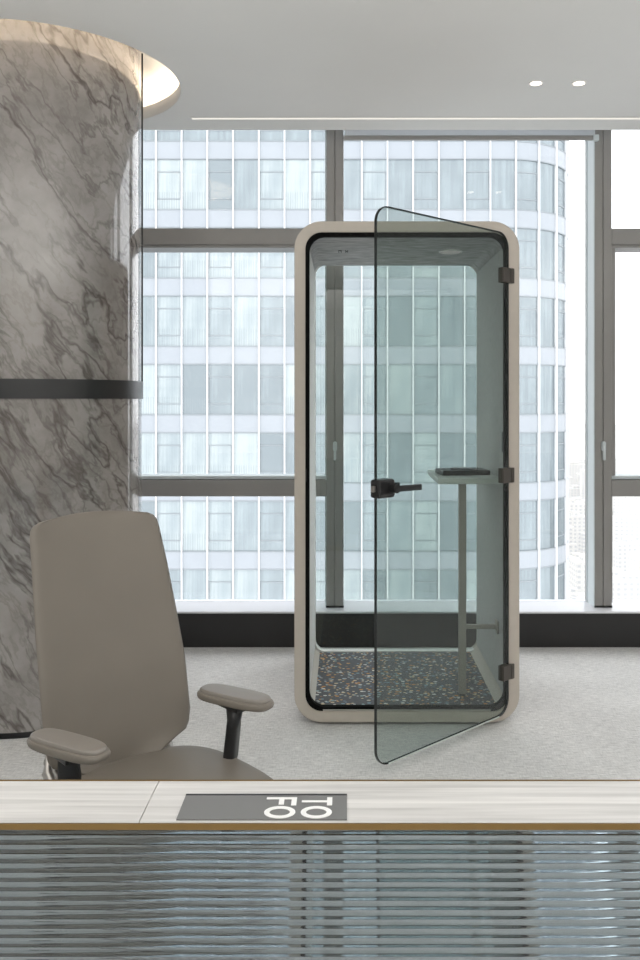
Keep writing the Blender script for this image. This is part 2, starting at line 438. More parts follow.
# lip + pocket faces
for i in range(n):
    a0, a1 = 2*PI*i/n, 2*PI*(i+1)/n
    p = lambda r, a, z: (CX+r*math.cos(a), CY+r*math.sin(a), z)
    f = bm.faces.new([bm.verts.new(q) for q in (p(HR, a0, ZC), p(HR, a1, ZC), p(HR, a1, ZC+.07), p(HR, a0, ZC+.07))]); f.smooth = True
q = [(X0, 5.003, ZC), (X1, 5.003, ZC), (X1, 5.003, 3.42), (X0, 5.003, 3.42)]
bm.faces.new([bm.verts.new(v) for v in q])
q = [(X0, 5.003, 3.42), (X1, 5.003, 3.42), (X1, 5.46, 3.42), (X0, 5.46, 3.42)]
bm.faces.new([bm.verts.new(v) for v in q])
q = [(X0, Y0, 3.5), (X1, Y0, 3.5), (X1, 5.5, 3.5), (X0, 5.5, 3.5)]
bm.faces.new([bm.verts.new(v) for v in q])
bmesh.ops.remove_doubles(bm, verts=bm.verts, dist=1e-5)
me = bpy.data.meshes.new('ceiling'); bm.to_mesh(me); bm.free(); me.materials.append(M['ceiling'])
ceil = bpy.data.objects.new('ceiling', me); COL.objects.link(ceil); struct(ceil, 'pale grey painted ceiling with a round recess', 'ceiling')
# cove cavity above the lip
b = B(); prof = [(HR, ZC+.07), (HR+.15, ZC+.07), (HR+.15, ZC+.19), (.40, ZC+.19)]
for i in range(n):
    a0, a1 = 2*PI*i/n, 2*PI*(i+1)/n
    for (r0, z0), (r1, z1) in zip(prof, prof[1:]):
        f = b.face([p(r0, a0, z0), p(r0, a1, z0), p(r1, a1, z1), p(r1, a0, z1)], True)
b.build('cove_recess', M['cove'], ceil)
b = B()
for i in range(n):
    a0, a1 = 2*PI*i/n, 2*PI*(i+1)/n
    r0, r1, z0 = HR+.035, HR+.085, ZC+.0725
    for A, C in (((r0, z0), (r1, z0)),):
        b.face([p(A[0], a0, A[1]), p(A[0], a1, A[1]), p(C[0], a1, C[1]), p(C[0], a0, C[1])])
tag(b.build('cove_light', M['coveled']), 'warm light strip hidden in the round ceiling recess above the column', 'light')

for nm, bx in (('wall_left', (X0-.1, X0, Y0, 5.5, 0, 3.5)), ('wall_right', (X1, X1+.1, Y0, 5.5, 0, 3.5)), ('wall_back', (X0, X1, Y0-.1, Y0, 0, 3.5))):
    b = B(); b.box(*bx); struct(b.build(nm, M['wall']))

# black skirting box under the windows and its metal sill
b = B(); b.box(X0, X1, 5.13, 5.42, 0, .205)
struct(b.build('baseboard_front', M['skirt']), 'black skirting box below the windows', 'baseboard')
b = B(); b.box(X0, X1, 5.12, 5.43, .205, .217, bev=.002)
struct(b.build('trim_1', M['sill']), 'pale metal window sill along the glass wall', 'window sill')

# windows
YF, YG = 5.216, 5.37
PITCH = 1.638
m0 = -.061
muls = [m0 + PITCH*k for k in range(-2, 4)]
HW = .052
ZT = 3.42
names = 1
for k in range(-3, 3+1):
    xa = m0 + PITCH*k + HW; xb = m0 + PITCH*(k+1) - HW
    xa = max(xa, X0); xb = min(xb, X1)
    if xb <= xa: continue
    w = bpy.data.objects.new('window_%d' % names, None); COL.objects.link(w); names += 1
    w.location = ((xa+xb)/2, YF, .217); w['kind'] = 'structure'; w['category'] = 'window'
    w['label'] = {-1: 'window left of the booth with two grey horizontal transoms', 0: 'tall undivided window behind the booth',
                  1: 'window at the right edge with grey transoms'}.get(k, 'floor to ceiling office window number %d from the left wall' % (k+4))
    ox, oy, oz = w.location
    def bb(B_, x0, x1, y0, y1, z0, z1, **kw): B_.box(x0-ox, x1-ox, y0-oy, y1-oy, z0-oz, z1-oz, **kw)
    trans = (k != 0)
    g = B(); bb(g, xa-.02, xb+.02, YG, YG+.012, .217, ZT); g.build('window_glass', M['window_glass'], w)
    # head, bottom and side frame on the glass
    fr = B()
    bb(fr, xa, xb, YG-.03, YG+.03, ZT-.06, ZT)
    fr.mi = 0
    if trans:
        bb(fr, xa, xb, YF+.002, YG+.03, 2.432, 2.532, bev=.003)
        bb(fr, xa, xb, YF+.012, YG+.03, 2.415, 2.430)
        bb(fr, xa, xb, YF+.002, YG+.03, .895, .995, bev=.003)
    fr.build('frame', M['frame'], w)
    if trans:
        ln = B(); bb(ln, xa, xb, YF+.02, YG+.03, .999, 1.018); ln.build('sash_rail', M['jamb'], w)
        st = B(); bb(st, xa, xa+.03, YF+.03, YG+.03, 1.02, 2.415); bb(st, xa, xa+.012, YF+.03, YG+.03, .24, .895)
        st.build('sash_stile', M['frame_dark'] if k == -1 else M['frame'], w)
    rv = B(); bb(rv, xb-.006, xb-.0005, YF+.004, YG-.002, .218, ZT-.06); bb(rv, xb-.012, xb-.004, YG-.012, YG-.002, .218, ZT-.06)
    rv.build('window_reveal', M['jamb'], w)
# mullions
for i, x in enumerate([m0 + PITCH*k for k in range(-2, 4)]):
    if x > X1-.1: continue
    ms = bpy.data.objects.new('trim_%d' % (i+2), None); COL.objects.link(ms); ms.location = (x, YF, .217)
    ms['kind'] = 'structure'; ms['category'] = 'mullion'
    ms['label'] = {2: 'grey vertical window mullion rising behind the booth', 3: 'grey vertical window mullion to the right of the booth'}.get(i, 'grey window mullion %d from the left' % (i+1))
    c = B(); c.box(-HW, -.004, .004, .22, 0, ZT-.217, bev=.003); c.box(.001, HW, .004, .22, 0, ZT-.217, bev=.003); c.box(-.01, .01, .012, .21, 0, ZT-.217)
    c.build('mullion', M['frame'], ms)
    c = B(); c.box(-HW-.002, HW+.002, .001, .01, .0, .012); c.build('mullion_shoe', M['black'], ms)
    h = B(); h.prism(rr(-.013, .013, .955, 1.015, .012, 4), -.012, .005, bev=.002)
    h.prism(rr(-.008, .008, .90, .99, .007, 4), -.022, -.012, bev=.002)
    h.build('window_handle', M['jamb'], ms)

# roller blind
t = thing('roller_blind', 'rolled-up roller blind with slim bottom bar above the tall window behind the booth', 'blind', (.752, 5.19, 3.05))
b = B(); b.cyl((-.76, 0, .30), (.76, 0, .30), .035); b.build('roller', M['frame'], t)
b = B(); b.box(-.755, .755, -.0375, -.0355, .025, .30); b.build('blind_fabric', M['blind'], t)
b = B(); b.box(-.765, .765, -.05, -.023, 0, .026, bev=.005); b.build('bottom_bar', M['frame'], t)
b = B(); b.box(.74, .775, -.054, -.02, -.006, .03, bev=.003); b.build('bar_end_cap', M['jamb'], t)

# downlights and slot light
for px, which in ((536, 'left'), (579, 'right')):
    x = (px-345)/F*4.26
    t = thing('recessed_downlight', 'small round ceiling downlight, the %s one of the pair' % which, 'downlight', (x, 4.26, ZC-.004), 0, 'pair of recessed ceiling downlights')
    b = B()
    o_ = [(.039*math.cos(2*PI*i/32), .039*math.sin(2*PI*i/32)) for i in range(32)]; i_ = [(.029*math.cos(2*PI*i/32), .029*math.sin(2*PI*i/32)) for i in range(32)]
    b.ring(o_, i_, 0, .004, P=lambda q: (q[0], q[2], q[1])); b.build('trim_ring', M['rim'], t)
    b = B(); b.cyl((0, 0, .002), (0, 0, .0035), .028, n=32); b.build('lens', M['downlight'], t)
t = thing('linear_ceiling_light', 'long thin lit slot running along the ceiling near the windows', 'light', (-.857, 4.79, ZC-.003))
b = B(); b.box(0, 5.5, -.012, .012, .0, .003); b.build('diffuser', M['slot'], t)
b = B(); b.box(-.004, 5.504, .012, .018, -.002, .003); b.box(-.004, 5.504, -.018, -.012, -.002, .003); b.box(-.008, 0, -.018, .018, -.002, .003)
b.build('housing', M['rim'], t)

# ------------------------------------------------------------------ marble column
t = thing('marble_column', 'round polished grey veined marble column with a dark metal band', 'column', (CX, CY, 0))
def lathe(b_, r, z0, z1, r_in=None, n=160):
    for i in range(n):
        a0, a1 = 2*PI*i/n, 2*PI*(i+1)/n
        q = lambda r, a, z: (r*math.cos(a), r*math.sin(a), z)
        f = b_.face([q(r, a0, z0), q(r, a1, z0), q(r, a1, z1), q(r, a0, z1)], True)
        if r_in:
            for z in (z0, z1): b_.face([q(r, a0, z), q(r, a1, z), q(r_in, a1, z), q(r_in, a0, z)])
    bmesh.ops.remove_doubles(b_.bm, verts=b_.bm.verts, dist=1e-6)
    for e in b_.bm.edges:
        if abs(e.verts[0].co.z-e.verts[1].co.z) < 1e-6: e.smooth = False
b = B(); lathe(b, CR, .03, 1.48, CR-.05); b.build('lower_cladding', M['marble'], t)
b = B(); lathe(b, CR, 1.48, ZC+.188, CR-.05); b.build('upper_cladding', M['marble'], t)
b = B(); lathe(b, CR+.007, 1.490, 1.577, CR-.01); b.build('metal_band', M['band'], t)
b = B(); lathe(b, CR-.012, 0, .034, CR-.1); b.build('base_ring', M['black'], t)
ang = math.atan(.2386) - .012      # towards the silhouette seen from the room
b = B(); c_, s_ = math.cos(ang), math.sin(ang)
P = lambda r, w, z: (r*c_ - w*s_, r*s_ + w*c_, z)
vs = [P(CR-.004, -.003, 0), P(CR+.006, -.003, 0), P(CR+.006, .003, 0), P(CR-.004, .003, 0)]
b.sweep(None, [[(v[0], v[1], z) for v in vs] for z in (1.577, ZC+.18)], smooth=False); b.build('edge_strip', M['black'], t)

# ------------------------------------------------------------------ phone booth
BX0, BX1, BY0, BY1, BZ1 = -.231, .796, 3.9, 4.9, 2.30
bt = thing('phone_booth', 'beige rounded office phone booth standing on the carpet with its glass door open', 'phone booth', (BX0, BY0, 0))
W = BX1-BX0
def off(d, r, n=10): return rr(d, W-d, .012+d, BZ1-d, r, n)
b = B()
b.ring(off(.004, .121), off(.048, .077), 0, .004)
b.ring(off(.0, .125), off(.050, .075), .004, .030)
b.ring(off(.0, .125), off(.040, .085), .030, .992)
b.build('outer_shell', M['taupe'], bt)
b = B(); b.ring(off(.046, .079), off(.068, .070), .008, .04); b.build('door_gasket', M['rubber'], bt)
# lining
LI = .051; LR = .042; LD = .066
zf = .060
zc = BZ1-.044
b = B(); b.box(LI, LI+.010, .04, .94, zf+.02, zc-.03); 
b.build('wall_panel', M['felt_pale'], bt)
b = B(); b.box(W-LR-.008, W-LR, .04, .94, zf+.02, zc-.03); b.build('wall_panel', M['felt_wall'], bt)
def corner(b_, cx, cz, r, a0, w=.012):
    nn = 8; o1 = []; i1 = []
    for i in range(nn+1):
        a = a0+PI/2*i/nn; o1.append((cx+r*math.cos(a), cz+r*math.sin(a))); i1.append((cx+(r-w)*math.cos(a), cz+(r-w)*math.sin(a)))
    b_.prism(o1 + i1[::-1], .04, .94, smooth=False)
b = B(); b.box(LI+.05, W-LR-.05, .04, .94, zc-.012, zc)
corner(b, LI+.05, zc-.05, .05, PI/2); corner(b, W-LR-.05, zc-.05, .05, 0)
b.build('ceiling_panel', M['felt_ceil'], bt)
b = B(); b.box(LI, W-LR, .035, .955, .0525, zf); b.build('floor_mat', M['terrazzo'], bt)
# rear frame and glass
b = B(); b.ring(rr(LI-.002, W-LR+.002, .050, zc+.002, .07, 10), rr(LI+.013, W-LR-.003, zf+.004, zc-.004, .055, 10), .93, .985)
b.build('rear_frame', M['rim'], bt)
b = B(); b.prism(rr(LI+.003, W-LR-.001, .055, zc-.001, .06, 10), .955, .963); b.build('rear_glass', M['booth_glass'], bt)
# front threshold line
b = B(); b.box(.13, W-.13, .006, .03, .062, .070, bev=.002); b.build('threshold', M['chrome'], bt)
# vents and lamp in the booth ceiling
b = B()
for dx in (-.026, -.014): b.box(.223+dx, .228+dx, .44, .50, zc-.015, zc-.0115)
b.box(.232, .236, .44, .50, zc-.015, zc-.0115); b.box(.236, .243, .466, .474, zc-.015, zc-.0115); b.box(.243, .247, .44, .50, zc-.015, zc-.0115)
b.box(.202, .209, .44, .448, zc-.015, zc-.0115)
b.build('ceiling_vent', M['black'], bt)
b = B(); b.cyl((.77, .47, zc-.017), (.77, .47, zc-.0118), .06, n=40); lamp = b.build('booth_or_fill_lamp', M['rim'], bt)
b = B(); b.cyl((.77, .47, zc-.019), (.77, .47, zc-.0172), .052, n=40); b.build('lamp_lens', M['booth_led'], lamp)
# switch by the door
b = B(); b.box(W-LR-.022, W-LR-.012, .07, .10, 1.24, 1.335, bev=.003); b.build('wall_switch', M['black'], bt)
b = B(); b.box(.049, .056, .006, .02, 1.11, 1.17, bev=.002); b.build('strike_plate', M['black'], bt)
# feet
for fx in (.15, W-.15):
    for fy in (.12, .88):
        b = B(); b.cyl((fx, fy, 0), (fx, fy, .0125), .04); b.build('foot', M['black'], bt)
# fixed desk inside
b = B(); b.box(.441-BX0, W-LR-.012, .16, .67, 1.084, 1.112, bev=.004); b.build('desk_top', M['tabletop'], bt)
b = B(); b.box(.552-BX0, .587-BX0, .235, .27, zf, 1.084, bev=.002); dl = b.build('desk_leg', M['taupe_metal'], bt)
b = B(); b.box(.587-BX0, W-LR-.012, .24, .262, .375, .395, bev=.002); b.build('brace', M['taupe_metal'], dl)
b = B(); b.box(W-LR-.022, W-LR-.012, .225, .277, .355, .415, bev=.002); b.build('brace_plate', M['taupe_metal'], dl)
# glass door, opened
HX, HY = .742, 3.898
ux, uy = .1165-HX, 3.305-HY
DL_ = math.hypot(ux, uy); da = math.atan2(uy, ux)
door = bpy.data.objects.new('glass_door', None); COL.objects.link(door); door.parent = bt
door.location = (HX-BX0, HY-BY0, 0); door.rotation_euler = (0, 0, da); door['label'] = 'open tinted glass door'
dp = rr(.0, DL_, .058, 2.243, .070, 10)
dpi = rr(.005, DL_-.005, .063, 2.238, .065, 10)
b = B(); b.prism(dpi, -.005, .005); b.build('door_pane', M['door_glass'], door)
b = B(); b.ring(dp, dpi, -.005, .005); b.build('pane_edge', pbr('dark_glass_edge', (.004, .007, .007), .15, spec=.6), door)
b = B(); b.box(.07, DL_-.07, -.0053, .0053, .0565, .0625); b.build('bottom_edge_glint', pbr('painted_edge_glint', (.62, .68, .64), .2), door)  # pale strip paints in the light caught along the pane's lower edge
for z in (2.05, 1.142, .248):
    b = B(); b.box(-.012, .052, -.016, .016, z-.034, z+.034, bev=.003); b.box(-.026, -.004, -.02, .02, z-.034, z+.034, bev=.003)
    b.build('hinge', M['hinge'], door)
b = B(); b.box(DL_-.088, DL_+.004, -.026, .026, 1.103, 1.176, bev=.010); lk = b.build('lock_case', M['black'], door)
b = B(); b.cyl((DL_-.06, .02, 1.141), (DL_-.06, .062, 1.141), .018); b.bar([(DL_-.05, .058, 1.141), (DL_-.10, .058, 1.140), (DL_-.20, .058, 1.138)], .006, .012)
b.build('door_handle', M['black'], lk)
b = B(); b.cyl((DL_-.06, -.02, 1.141), (DL_-.06, -.055, 1.141), .018); b.bar([(DL_-.05, -.052, 1.141), (DL_-.10, -.052, 1.140), (DL_-.19, -.052, 1.138)], .006, .012)
b.build('door_handle', M['black'], lk)
b = B(); b.box(DL_+.004, DL_+.016, -.008, .008, 1.128, 1.152, bev=.002); b.build('latch', M['chrome'], lk)
# items on the booth desk
b = B(); b.box(-.120, .120, -.085, .085, 0, .024, bev=.003)
lp = b.build('folder', M['black'], None, (.590, 4.30, 1.1125)); tag(lp, 'thick black folder lying on the narrow desk inside the booth', 'folder'); lp.rotation_euler = (0, 0, .12)
b = B(); b.box(-.065, .065, -.045, .045, 0, .007, bev=.002)
lp = b.build('notepad', pbr('grey_pad', (.09, .09, .10), .25, .3), None, (.60, 4.30, 1.137)); tag(lp, 'small slim dark notepad lying on top of the black folder', 'notepad'); lp.rotation_euler = (0, 0, -.2)

# ------------------------------------------------------------------ office chair
ch = thing('office_chair', 'taupe leather office chair with high back behind the counter', 'chair', (-.495, 2.26, 0), math.radians(-47))
def lerp(a, b_, t): return a+(b_-a)*t
def interp(tab, v):
    for (v0, *a), (v1, *c) in zip(tab, tab[1:]):
        if v <= v1:
            t = (v-v0)/(v1-v0); t = t*t*(3-2*t) if False else t
            return [lerp(x, y, t) for x, y in zip(a, c)]
    return list(tab[-1][1:])
# z -> (x, halfwidth)
tab = [(.435, -.215, .05), (.455, -.217, .085), (.478, -.219, .128), (.50, -.220, .170), (.515, -.221, .205), (.535, -.223, .216), (.57, -.227, .223), (.72, -.256, .224), (.85, -.294, .219), (1.0, -.336, .210), (1.09, -.365, .204), (1.112, -.372, .202), (1.128, -.377, .198), (1.140, -.381, .189), (1.148, -.384, .172), (1.152, -.385, .147)]
def backrest():
    bm_ = bmesh.new(); nu = 28; rows = []
    zs = []
    for (a, *_), (c, *_) in zip(tab, tab[1:]):
        k = max(1, int((c-a)/.022))
        zs += [lerp(a, c, i/k) for i in range(k)]
    zs.append(tab[-1][0])
    for side in (1, -1):
        g = []
        for j, z in enumerate(zs):
            x, w = interp(tab, z); row = []
            for i in range(nu+1):
                u = -1+2*i/nu; us = math.sin(u*PI/2)*.35+u*.65
                edge = min(1, (1-abs(u)**5)) ** .5 if abs(u) < 1 else 0
                ev = min(1, (zs[-1]-z)/.02, (z-zs[0])/.03) ** .5 if 0 < j < len(zs)-1 else 0
                th = .002 + .013*min(edge, ev)
                zz = z - .010*us*us*(z/1.16)
                row.append(bm_.verts.new((x + .034*us*us + side*th, us*w, zz)))
            g.append(row)
        rows.append(g)
    for g, s in ((rows[0], 1), (rows[1], -1)):
        for a, c in zip(g, g[1:]):
            for i in range(nu):
                f = (a[i], a[i+1], c[i+1], c[i]); bm_.faces.new(f if s > 0 else f[::-1]).smooth = True
    A, C = rows
    border = [(A[0][i], C[0][i]) for i in range(nu+1)] + [(A[j][nu], C[j][nu]) for j in range(1, len(zs))] + \
             [(A[-1][i], C[-1][i]) for i in range(nu-1, -1, -1)] + [(A[j][0], C[j][0]) for j in range(len(zs)-2, 0, -1)]
    for (a, c), (d, e) in zip(border, border[1:]+border[:1]):
        try: bm_.faces.new((a, c, e, d)).smooth = True
        except ValueError: pass
    bb_ = B(); bb_.bm.free(); bb_.bm = bm_
    return bb_.build('backrest', M['leather'], ch)
back = backrest()
def cushion(name, cx, cy, a, c, zt, th, pw, m, parent, dome=.0, front_drop=0.0, nr=14, na=56):
    b_ = B(); bm_ = b_.bm
    def ringpts(s, z, extra=0):
        out = []
        for i in range(na):
            t_ = 2*PI*i/na; co, si = math.cos(t_), math.sin(t_)
            x = math.copysign(abs(co)**(2/pw), co); y = math.copysign(abs(si)**(2/pw), si)
            X, Y = x*a*s, y*c*s
            dz = -front_drop*max(0, X/a)**2.5 + dome*(1-s*s)
            out.append(bm_.verts.new((cx+X, cy+Y, z+dz)))
        return out
    rings = []
    for k in range(1, nr+1):
        s = k/nr*.93; rings.append(ringpts(s, zt))
    for k in range(1, 7):
        q = k/6*PI/2; rings.append(ringpts(.93+.07*math.sin(q), zt - th*.45*(1-math.cos(q))))
    for k in range(1, 6):
        q = k/5*PI/2; rings.append(ringpts(.93+.07*math.cos(q), zt - th*.45 - th*.55*math.sin(q)))
    ct = bm_.verts.new((cx, cy, zt+dome)); cb = bm_.verts.new((cx, cy, zt-th))
    for i in range(na):
        bm_.faces.new((ct, rings[0][i], rings[0][(i+1) % na])).smooth = True
        bm_.faces.new((cb, rings[-1][(i+1) % na], rings[-1][i])).smooth = True
    for A, C in zip(rings, rings[1:]):
        for i in range(na): bm_.faces.new((A[i], C[i], C[(i+1) % na], A[(i+1) % na])).smooth = True
    return b_.build(name, m, parent)
cushion('seat', .065, 0, .287, .262, .470, .075, 3.2, M['leather'], ch, dome=.012, front_drop=.03)
cushion('seat_pan', .045, 0, .235, .225, .402, .02, 3.2, M['darkmetal'], ch)
for s in (-1, 1):
    y = .249*s
    pad = cushion('armrest', 0, 0, .124, .045, -.010, .020, 3.2, M['leather'], ch, nr=6)
    cushion('arm_pad', 0, 0, .117, .038, .0, .020, 3.2, M['pad'], pad, dome=.0015, nr=6)
    pad.location = (0, y, .655); pad.rotation_euler = (0, 0, math.radians(17))
    b = B(); b.bar([(.0, y, .628), (.0, y-.004*s, .56), (-.01, y-.008*s, .47), (-.012, y-.012*s, .40), (-.01, y-.05*s, .365), (-.01, y-.16*s, .355)], [.032, .028, .026, .024, .02, .02], [.020, .018, .018, .018, .016, .014])
    b.box(-.06, .05, y-.03, y+.03, .612, .624, bev=.003)
    b.build('arm_post', M['black'], ch)
    # cast metal arm carrying the back, with an open slot
    b = B()
    b.bar([(-.262, .150*s, .56), (-.275, .172*s, .52), (-.265, .186*s, .47), (-.215, .175*s, .41), (-.08, .10*s, .365)], [.010, .012, .012, .012, .01], [.010, .014, .016, .016, .012])
    b.bar([(-.285, .110*s, .56), (-.31, .135*s, .50), (-.30, .150*s, .45), (-.24, .13*s, .385), (-.08, .07*s, .36)], [.008, .010, .010, .010, .01], [.008, .010, .012, .014, .012])
    b.bar([(-.262, .150*s, .555), (-.285, .110*s, .555)], .010, .012)
    b.bar([(-.270, .183*s, .495), (-.308, .140*s, .485)], .010, .010)
    b.build('back_bracket', M['chrome'], ch)
b = B(); b.box(-.11, .12, -.09, .09, .325, .383, bev=.012); b.build('tilt_mechanism', M['black'], ch)
b = B(); b.cyl((0, 0, .10), (0, 0, .21), .030); b.cyl((0, 0, .21), (0, 0, .33), .016); b.build('gas_column', M['darkmetal'], ch)
for k in range(5):
    a = 2*PI*k/5 + .3; c_, s_ = math.cos(a), math.sin(a)
    b = B(); b.bar([(.02*c_, .02*s_, .115), (.15*c_, .15*s_, .10), (.30*c_, .30*s_, .075)], [.024, .02, .014], [.018, .014, .010])
    lg = b.build('base_leg', M['chrome'], ch)
    b = B(); px_, py_ = .305*c_, .305*s_
    for q in (-.014, .014):
        b.cyl((px_-q*s_-.009*s_*(1 if q > 0 else -1), py_+q*c_+.009*c_*(1 if q > 0 else -1), .029), (px_-q*s_+.004*s_*(1 if q > 0 else -1), py_+q*c_-.004*c_*(1 if q > 0 else -1), .029), .029)
    b.cyl((px_, py_, .03), (px_, py_, .078), .008)
    b.build('caster', M['black'], lg)

# ------------------------------------------------------------------ reception counter
ZT_ = .90
ct = thing('reception_counter', 'counter with whitewashed wood top, brass edge and reeded glass front', 'counter', (0, 1.18, 0))
XS = -.285
for xa, xb in ((-2.4, XS-.0006), (XS+.0006, 2.4)):
    b = B(); b.box(xa, xb, .0015, .1300, ZT_-.008, ZT_); b.build('countertop', M['oak'], ct)
b = B(); b.box(-2.4, 2.4, -.0015, .0013, ZT_-.008, ZT_-.0005); b.box(-2.4, 2.4, .1302, .133, ZT_-.008, ZT_+.0012); b.box(-2.4, 2.4, -.0013, .132, ZT_-.0088, ZT_-.0081)
b.build('brass_edge', M['brass'], ct)
# reeded glass
bm_ = bmesh.new(); pitch = .01300; nr_ = 66; seg = 10; sag = .0028
zs = []
zt = ZT_-.0090
for k in range(nr_):
    for i in range(seg):
        t_ = i/seg; zs.append((zt-(k+t_)*pitch, -sag*(1-(2*t_-1)**2), i == 0))
zs.append((zt-nr_*pitch, 0, True))
cols = []
for x in (-2.38, 2.38): cols.append([bm_.verts.new((x, .010+y, z)) for z, y, _ in zs] )
bk = []
for x in (-2.38, 2.38): bk.append([bm_.verts.new((x, .019-y, z)) for z, y, _ in zs])
m_ = len(zs)
for i in range(m_-1):
    for g, s_ in ((cols, 1), (bk, -1)):
        q = (g[0][i], g[0][i+1], g[1][i+1], g[1][i]); f = bm_.faces.new(q[::s_]); f.smooth = True
for i in (0, m_-1): bm_.faces.new((cols[0][i], cols[1][i], bk[1][i], bk[0][i]))
for k in (0, 1): bm_.faces.new(cols[k]+bk[k][::-1])
bm_.edges.ensure_lookup_table()
for e in bm_.edges:
    a, c = e.verts
    if abs(a.co.z-c.co.z) < 1e-6 and (abs(a.co.y-.010) < 1e-6 or abs(a.co.y-.019) < 1e-6): e.smooth = False
bb_ = B(); bb_.bm.free(); bb_.bm = bm_
bb_.build('reeded_glass', M['reeded'], ct)
b = B(); b.box(-2.4, 2.4, -.002, .13, 0, .026); b.build('plinth', M['brass'], ct)
for x in (-2.39, 2.35):
    b = B(); b.box(x, x+.04, .02, .128, .026, ZT_-.0089); b.build('end_panel', M['oak'], ct)

# sign on the counter
sg = thing('counter_sign', 'flat grey plate with white letters lying on the counter top', 'sign', (-.1157, 1.2225, ZT_+.0003))
b = B(); b.box(-.1185, .1185, -.0355, .0355, 0, .0022); b.build('plate', M['sign'], sg)
b = B(); b.box(-.1187, .1187, .0357, .0400, 0, .0024); b.build('plate_edge', M['black'], sg)
def letter(kind, xr0, xr1, y_top, y_bot, parent):
    """text reads towards the viewer: a runs along -Y, b (letter height) runs along +X"""
    b_ = B(); Wd = y_top-y_bot; Hh = xr1-xr0; st = Hh*.17; sw = Wd*.2
    def bx(a0, a1, b0, b1): b_.box(xr0+b0, xr0+b1, y_top-a1, y_top-a0, .0022, .0030)
    if kind == 'T':
        bx(0, Wd, Hh-st, Hh); bx(Wd/2-sw/2, Wd/2+sw/2, 0, Hh-st)
    if kind == 'F':
        bx(0, sw*1.1, 0, Hh); bx(sw*1.1, Wd, Hh-st, Hh); bx(sw*1.1, Wd*.9, Hh*.42, Hh*.42+st)
    if kind == 'O':
        o_ = [(xr0+Hh/2+Hh/2*math.cos(2*PI*i/40), y_top-Wd/2+Wd/2*math.sin(2*PI*i/40)) for i in range(40)]
        i_ = [(xr0+Hh/2+(Hh/2-st)*math.cos(2*PI*i/40), y_top-Wd/2+(Wd/2-sw)*math.sin(2*PI*i/40)) for i in range(40)]
        b_.ring(o_, i_, .0022, .0030, P=lambda q: (q[0], q[2], q[1]))
    b_.build('letter', M['signletter'], parent)
ox = .1157
letter('T', -.0625+ox, -.0185+ox, .0275, .0035, sg)
letter('O', -.0625+ox, -.0185+ox, .0005, -.0345, sg)
letter('F', -.114+ox, -.070+ox, .0275, .0035, sg)
letter('O', -.114+ox, -.070+ox, .0005, -.0345, sg)

# ------------------------------------------------------------------ tower opposite
TY = 50.0
tw = thing('office_tower', 'glass office tower with white vertical fins and a rounded corner seen through the windows', 'building', (0, TY, 0))
BAY = 1.503
XE = 9.36; RC = 4.75
fin0 = (181.8-345)/F*TY
def at(s):
    """s metres along the facade measured in x up to XE, then round the corner, then straight back"""
    if s <= XE: return (s, 0), (0, -1)
    a = (s-XE)/RC
    if a <= PI/2: return (XE+RC*math.sin(a), RC*(1-math.cos(a))), (math.sin(a), -math.cos(a))
    return (XE+RC, RC + (s-XE-RC*PI/2)), (1, 0)
S_END = XE+RC*PI/2+18
S_BEG = fin0-12*BAY
def strip(b_, s0, s1, z0, z1, d0, d1, step=.5):
    k = max(1, int(math.ceil((s1-s0)/step))) if s1 > XE else 1
    ss = [s0+(s1-s0)*i/k for i in range(k+1)]
    if s0 < XE < s1: ss = sorted(ss+[XE])
    secs = []
    for s in ss:
        (x, y), (nx, ny) = at(s)
        secs.append([(x+nx*d0, y+ny*d0, z0), (x+nx*d1, y+ny*d1, z0), (x+nx*d1, y+ny*d1, z1), (x+nx*d0, y+ny*d0, z1)])
    b_.sweep(None, secs, smooth=False)
b = B()   # body behind the skin
poly = [at(S_BEG)[0]] + [at(XE+RC*PI/2*i/14)[0] for i in range(15)] + [at(S_END)[0], (S_BEG, at(S_END)[0][1])]
def core(b_, poly, d, z0, z1):
    pts = [(x - (0 if i == 0 else 0), y) for i, (x, y) in enumerate(poly)]
    cx_, cy_ = 0, 15
    pts = [(cx_+(x-cx_)*(1-d), cy_+(y-cy_)*(1-d)) for x, y in pts]
    a = [b_.bm.verts.new((x, y, z0)) for x, y in pts]; c = [b_.bm.verts.new((x, y, z1)) for x, y in pts]
    b_.bm.faces.new(a[::-1]); b_.bm.faces.new(c)
    for i in range(len(a)): b_.bm.faces.new((a[i], a[(i+1) % len(a)], c[(i+1) % len(a)], c[i]))
core(b, poly, .03, -140, 38)
b.build('tower_core', M['core'], tw)
ZS = .607   # top of a spandrel at the room's floor level
FL = range(-6, 9)
for k in FL:
    z1 = ZS+4*k; b = B(); strip(b, S_BEG, S_END, z1-1.02, z1, -.35, .0)
    b.build('spandrel', M['spandrel'], tw)
# thin joint lines above and below each spandrel
b = B()
for k in FL:
    z1 = ZS+4*k
    strip(b, S_BEG, S_END, z1-.02, z1+.04, -.05, .02); strip(b, S_BEG, S_END, z1-1.06, z1-1.0, -.05, .02)
b.build('joint_line', M['fjoint'], tw)
# fins
nf = 0
j = -12
fins = []
while True:
    s = fin0 + j*BAY
    if s > S_END: break
    fins.append(s); j += 1
vis = [s for s in fins if -12.5 < s < XE+RC*PI/2+2]
for s in vis:
    (x, y), (nx, ny) = at(s); tx, ty = -ny, nx
    b = B(); w = .042
    sec = [(x+tx*w-nx*.1, y+ty*w-ny*.1), (x-tx*w-nx*.1, y-ty*w-ny*.1), (x-tx*w+nx*.10, y-ty*w+ny*.10), (x+tx*w+nx*.10, y+ty*w+ny*.10)]
    b.sweep(None, [[(a, c, z) for a, c in sec] for z in (-28, 36)], smooth=False)
    b.build('fin', M['fin'], tw)
